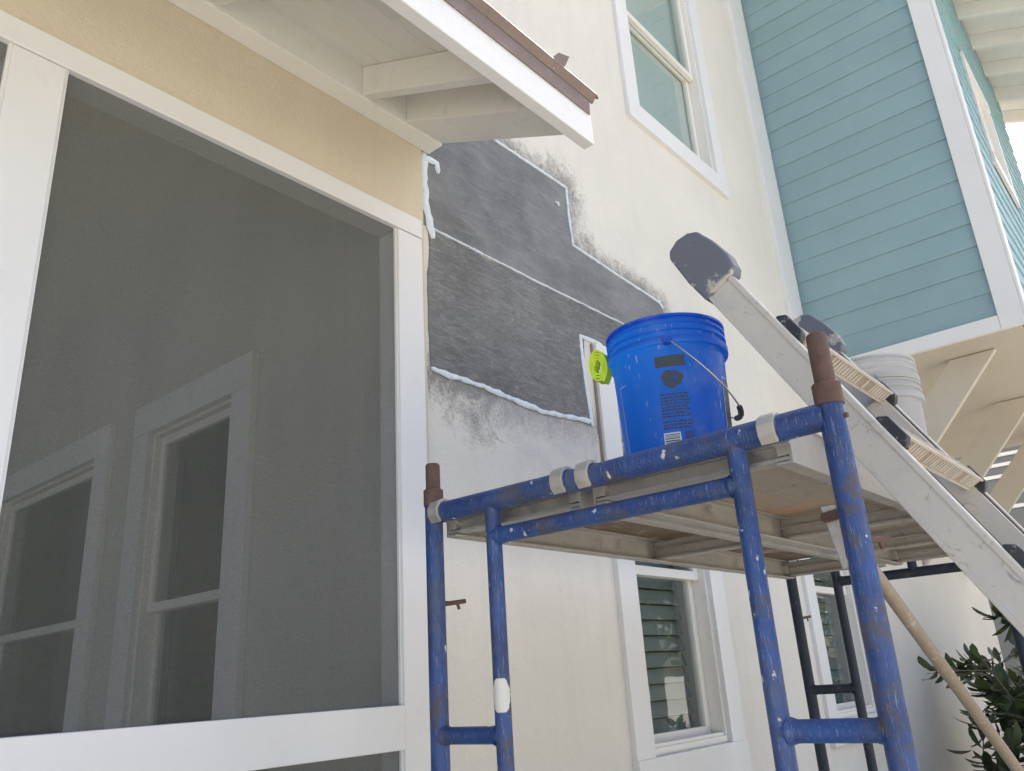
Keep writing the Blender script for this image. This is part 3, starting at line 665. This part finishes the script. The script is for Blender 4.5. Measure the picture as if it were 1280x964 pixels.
mb.build('barcode_lines', 'label_ink', bb)
mb = MB(); rd = random.Random(11)
for k in range(17):
    az_ = fa+rd.uniform(-1.3, 1.3)
    if abs(az_-fa) < .3: continue
    z1_ = rd.uniform(.07, .285); L_ = rd.uniform(.004, .02); w_ = rd.uniform(.0012, .0036); curved(mb, BC, az_, w_, z1_-L_*.7, z1_, rwall, .0011, 2); curved(mb, BC, az_+rd.uniform(-.01, .01), w_*.55, z1_-L_, z1_-L_*.68, rwall, .0011, 2)
mb.build('paint_drips', 'dried_paint', bb, kind='stuff')
mb = MB(); curved(mb, BC, fa+.19, .022, .022, .074, rwall, .0007); mb.build('label_block', 'label_faint', bb)
mb = MB(); curved(mb, BC, fa+1.22, .045, .04, .215, rwall, .0007); mb.build('side_panel', 'label_ink', bb)
mb = MB()
for da, s1 in ((-1.12, 1), (1.06, 1)):
    curved(mb, BC, fa+da, .0016, .03, .222, rwall, .0009, 1); curved(mb, BC, fa+da+.10*(1 if da < 0 else 1), .03, .2205, .222, rwall, .0009, 3)
mb.build('label_outline', 'label_white', bb)
fr = Vector((math.cos(fa+.0), math.sin(fa+.0), 0)); rt = Vector((-fr.y, fr.x, 0)); bc = Vector(BC)
if rt.dot(RX) < 0: rt = -rt
for s in (1, -1): MB().tube([bc+fr*s*.150+Vector((0,0,.304)), bc+fr*s*.163+Vector((0,0,.304))], [.014, .011], 14).build('handle_ear', 'blue_plastic', bb)
pts = []
for k in range(33):
    th = math.pi*k/32; pts.append(bc+Vector((0,0,.304))+fr*math.cos(th)*.160+(rt*.163-Vector((0,0,.165)))*math.sin(th)**.85)
ba = MB().tube(pts, .0021, 8).build('bail', 'steel_wire', bb)
gp = []
for k in range(13, 20): gp.append(pts[k]+Vector((0,0,-.001)))
MB().tube(gp, .0075, 10).build('handle_grip', 'black_plastic', ba)
# nested white buckets
wc = (2.70, .725, DZ)
wbk = make_bucket('white_bucket', 'white plastic pail, the lower one of the nested pair behind the ladder', wc, 'white_plastic', group='white pails behind the ladder')
wc2 = (2.70, .725, DZ+.062)
wbk2 = make_bucket('white_bucket', 'paint stained white pail nested on top of the other white pail', wc2, 'white_plastic', group='white pails behind the ladder')
b2 = Vector(wc2); fr2 = Vector((-.9, -.43, 0)).normalized(); rt2 = Vector((.43, -.9, 0)).normalized()
pts = [b2+Vector((0,0,.304))+fr2*math.cos(math.pi*k/24)*.159+(rt2*.10-Vector((0,0,.22)))*math.sin(math.pi*k/24)**.85 for k in range(25)]
MB().tube(pts, .002, 8).build('bail', 'steel_wire', wbk2)
# lime strap coil on the rim
lf = -rt; sc0 = bc+lf*.163+Vector((0,0,.290))+fr*.02
mb = MB(); rows = []
for k in range(90):
    a = k*.26; r_ = .009+.00021*k; cx = math.cos(a)*r_*.72; cz = math.sin(a)*r_*1.6
    tl = .25; p = sc0+lf*(cx+.012)+Vector((0,0,cz+.012)); ax = (fr*.94+lf*.34).normalized(); q0 = p-ax*.016; q1 = p+ax*.016
    rows.append(len(mb.v)); mb.v += [tuple(q0), tuple(q1)]
    d_ = (lf*math.cos(a)+Vector((0,0,math.sin(a))))*.0054; mb.v += [tuple(q1+d_), tuple(q0+d_)]
for a, b in zip(rows[:-1], rows[1:]):
    for j in range(4): mb.f.append((a+j, a+(j+1) % 4, b+(j+1) % 4, b+j))
mb.f += [(rows[0], rows[0]+1, rows[0]+2, rows[0]+3), tuple(rows[-1]+3-j for j in range(4))]
st = mb.build('strap_roll', 'lime_strap'); st['label'] = 'rolled fluorescent lime strap hooked over the blue pail rim'; st['category'] = 'strap'

# ------------------------------------------------------------------ ladder
U = Vector((0, .501, .865)); NN = Vector((0, .865, -.501))
def lp(x, u, n): return Vector((x, 0, 0))+U*u+NN*n
lad = root('ladder', 'paint smeared aluminium ladder with black rubber tips leaning on the scaffold', 'ladder', (2.12, -.6, 0))
u0 = .335; uT = 2.47; LX0, LX1 = 1.735, 2.505
BOOT = [(2.437, -.590), (2.437, -.497), (2.51, -.494), (2.606, -.500), (2.624, -.512), (2.632, -.545), (2.622, -.578), (2.603, -.598), (2.55, -.609), (2.49, -.613), (2.452, -.604)]
def rail(xo, sgn):  # C channel, web outwards, flanges inwards
    nA, nB = -.583, -.503; xi = xo+sgn*.032
    prof = [(xo, nA), (xi, nA), (xi, nA+.005), (xo+sgn*.005, nA+.005), (xo+sgn*.005, nB-.005), (xi, nB-.005), (xi, nB), (xo, nB)]
    if sgn < 0: prof = prof[::-1]
    r = MB().prism([lp(x, u0, n) for x, n in prof], U*(uT-u0)).build('rail', 'aluminium', lad, .0015)
    MB().prism([lp(xo-sgn*.004, u0, n) for n in (nB-.012, nB-.002, nB-.002, nB-.012)][:2]+[lp(xo, u0, n) for n in (nB-.002, nB-.012)], U*(uT-u0)).build('rail_ridge', 'aluminium', r)
    MB().prism([lp(xo-sgn*.004, u0, n) for n in (nA+.002, nA+.012)]+[lp(xo, u0, n) for n in (nA+.012, nA+.002)], U*(uT-u0)).build('rail_ridge', 'aluminium', r)
    c = BOOT
    x0_ = xo-sgn*.009
    MB().prism([lp(x0_, u, n) for u, n in c], (sgn*.05, 0, 0)).build('rubber_tip', 'black_rubber', lad, .006)
    f = [(u0-.01, nA-.01), (u0+.10, nA-.01), (u0+.10, nB+.01), (u0-.06, nB+.01)]
    MB().prism([lp(x0_, u, n) for u, n in f], (sgn*.05, 0, 0)).build('rubber_foot', 'black_rubber', lad, .004)
    return r
rail(LX0, 1); rail(LX1, -1)
u = 2.265
while u > .5:
    rg = MB().prism([lp(LX0+.033, u, -.601), lp(LX0+.033, u-.038, -.601), lp(LX0+.033, u-.041, -.598), lp(LX0+.033, u-.041, -.562), lp(LX0+.033, u-.004, -.558)], (LX1-LX0-.066, 0, 0)).build('rung', 'rung_dirt', lad, .002)
    nr = 34
    for k in range(nr):
        xx = LX0+.066+k*(LX1-LX0-.14)/(nr-1)
        if random.random() < .14: continue
        MB().prism([lp(xx, u-.040, -.599), lp(xx, u-.040, -.564), lp(xx, u-.0425, -.566), lp(xx, u-.0425, -.597)], (.009+.005*random.random(), 0, 0)).build('tread_rib', 'rung_metal', rg)
    for nn in (-.6015, -.562): MB().prism([lp(LX0+.034, u-.036, nn-.002), lp(LX0+.034, u-.045, nn-.002), lp(LX0+.034, u-.045, nn+.004), lp(LX0+.034, u-.036, nn+.004)], (LX1-LX0-.068, 0, 0)).build('rung_edge', 'rung_metal', rg)
    for xx, s in ((LX0+.026, 1), (LX1-.026, -1)):
        MB().prism([lp(xx, u+.022, -.588), lp(xx, u+.008, -.6045), lp(xx, u-.048, -.6055), lp(xx, u-.066, -.588), lp(xx, u-.055, -.552), lp(xx, u+.01, -.55)], (s*.028, 0, 0)).build('rung_bracket', 'black_plastic', lad, .003)
    u -= .338
# inner section rails nested inside
for xo, s in ((LX0+.038, 1), (LX1-.038, -1)):
    MB().prism([lp(xo, .9, -.575), lp(xo+s*.022, .9, -.575), lp(xo+s*.022, .9, -.52), lp(xo, .9, -.52)], U*1.34).build('inner_rail', 'aluminium', lad, .002)

# ------------------------------------------------------------------ pole, board, shrub
pa, pb = Vector((1.5385, .47, 1.645)), Vector((4.55, .45, .0)); mb = MB(); N_ = 14
d = pb-pa
mb.tube([pa-d.normalized()*.04+Vector((0,0,0))]+[pa+d*(k/N_)+Vector((0, 0, -.02*math.sin(math.pi*k/N_))) for k in range(N_+1)], [.0115]+[.0125]*(N_+1), 14)
po = mb.build('wooden_pole', 'pole_wood'); po['label'] = 'long weathered wooden pole leaning against the blue scaffold leg'; po['category'] = 'pole'
bd = MB().box(2.92, 3.72, .60, .70, DZ-.0, DZ+.045).build('timber_offcut', 'grey_board', None, .003); bd['label'] = 'pale timber offcut lying on the plank past the white pails'; bd['category'] = 'board'

def shrub(loc, rx, ry, z0, z1, lab, seed, nleaf, ntot):
    R_ = random.Random(seed); t = root('leafy_shrub', lab, 'shrub', loc)
    base = Vector(loc); tips = []
    st = MB()
    for k in range(34):
        a = R_.uniform(0, 6.28); rad = R_.uniform(.2, 1)**.6; top = Vector((math.cos(a)*rx*rad, math.sin(a)*ry*rad, R_.uniform(z0+.2, z1)*(1.06-.28*rad)))
        mid = Vector((top.x*.35, top.y*.35, top.z*.5)); p = [base+Vector((top.x*.05, top.y*.05, 0)), base+mid, base+top]
        st.tube(p, [.016, .010, .004], 6); tips.append((p[1], p[2]))
        for q in range(4):
            f = R_.uniform(.35, .95); s0 = p[1].lerp(p[2], f); e = s0+Vector((R_.uniform(-.3,.3), R_.uniform(-.3,.3), R_.uniform(-.02,.28))); st.tube([s0, e], [.005, .002], 5); tips.append((s0, e))
    st.build('stems', 'bark', t)
    def leafgeo(L, W, bend):
        vs = []; fs = []
        prof = [(0, .05), (.2, .5), (.45, .92), (.72, 1), (.9, .62), (1, .06)]
        for f, wd in prof:
            for sg in (-1, 0, 1): vs.append(Vector((f*L, sg*W*.5*wd, -bend*f*f*L+(abs(sg)*.12*W*wd))))
        for i in range(len(prof)-1):
            for j in range(2): fs.append((i*3+j, i*3+j+1, i*3+j+4, i*3+j+3))
        return vs, fs
    kinds = []
    for k in range(5):
        vs, fs = leafgeo(R_.uniform(.11, .165), R_.uniform(.056, .078), R_.uniform(.15, .6)); me = bpy.data.meshes.new('leaf'); me.from_pydata([tuple(v) for v in vs], [], fs); me.materials.append(M['leaf'])
        for f in me.polygons: f.use_smooth = True
        kinds.append((me, vs, fs))
    rest = MB()
    for i in range(ntot):
        a, b = R_.choice(tips); f = R_.uniform(.25, 1.03); p = a.lerp(b, f)
        ax = (b-a).normalized(); out = Vector((R_.gauss(0, 1), R_.gauss(0, 1), R_.gauss(-.15, .6))); dr = (ax*.6+out).normalized(); dr.z -= .25; dr.normalize()
        s_ = dr.cross(Vector((R_.uniform(-.3,.3), R_.uniform(-.3,.3), 1))).normalized(); up = s_.cross(dr)*-1
        mt = Matrix((dr, s_, up)).transposed().to_4x4(); sc_ = R_.uniform(.7, 1.15); mt = mt @ Matrix.Scale(sc_, 4); mt.translation = p
        k = kinds[i % 5]
        if i < nleaf:
            o = bpy.data.objects.new('leaf', k[0]); C.objects.link(o); o.parent = t; m2 = mt.copy(); m2.translation = p-base; o.matrix_local = m2
        else: rest.add([mt @ v for v in k[1]], k[2])
    o = rest.build('foliage', 'leaf', t, kind='stuff', smooth=False)
    for f in o.data.polygons: f.use_smooth = True
shrub((7.0, .98, 0), 1.2, .70, .3, 2.0, 'dark glossy leafy shrub growing against the wall under the bay', 4, 280, 2700)

# ------------------------------------------------------------------ trees across the yard (they show in the window glass)
def tree(loc, lab, seed, h):
    R_ = random.Random(seed); t = root('yard_tree', lab, 'tree', loc, 'trees across the yard'); B = Vector(loc); ends = []
    tk = MB(); tk.tube([B, B+Vector((.05, .03, h*.2)), B+Vector((-.05, .1, h*.42)), B+Vector((.1, 0, h*.8))], [.19, .15, .12, .03], 10)
    for k in range(16):
        z = h*R_.uniform(.22, .72); a = R_.uniform(0, 6.28); L = h*R_.uniform(.22, .40)*(1.25-z/h); p0 = B+Vector((0, .05, z)); p1 = p0+Vector((math.cos(a)*L*.6, math.sin(a)*L*.6, L*.35)); p2 = p0+Vector((math.cos(a)*L, math.sin(a)*L, L*.6)); tk.tube([p0, p1, p2], [.06, .035, .012], 7); ends += [p1, p2, p1.lerp(p2, .5)]
    ends += [B+Vector((0, 0, h*.85)), B+Vector((.1, 0, h*.75))]; tk.build('trunk', 'bark', t)
    cr = MB()
    for e in ends:
        for q in range(110):
            p = e+Vector((R_.gauss(0, .42), R_.gauss(0, .42), R_.gauss(0, .32))); d1 = Vector((R_.gauss(0,1), R_.gauss(0,1), R_.gauss(0,.6))).normalized(); d2 = d1.orthogonal().normalized()
            s1, s2 = R_.uniform(.07, .14), R_.uniform(.04, .07); cr.add([p-d1*s1, p+d2*s2, p+d1*s1, p-d2*s2], [(0,1,2,3)])
    cr.build('crown', 'leaf', t, kind='stuff')
for i, (x, y, h) in enumerate(((12.5, -3.6, 6.0), (16.5, -6.5, 7.5), (21, -5.2, 6.5), (26.5, -7.5, 8.0), (32, -6.5, 7), (14, -9.5, 7), (20, -11, 8))):
    tree((x, y, 0), 'leafy tree across the yard, mirrored in the lower window glass', 20+i, h)
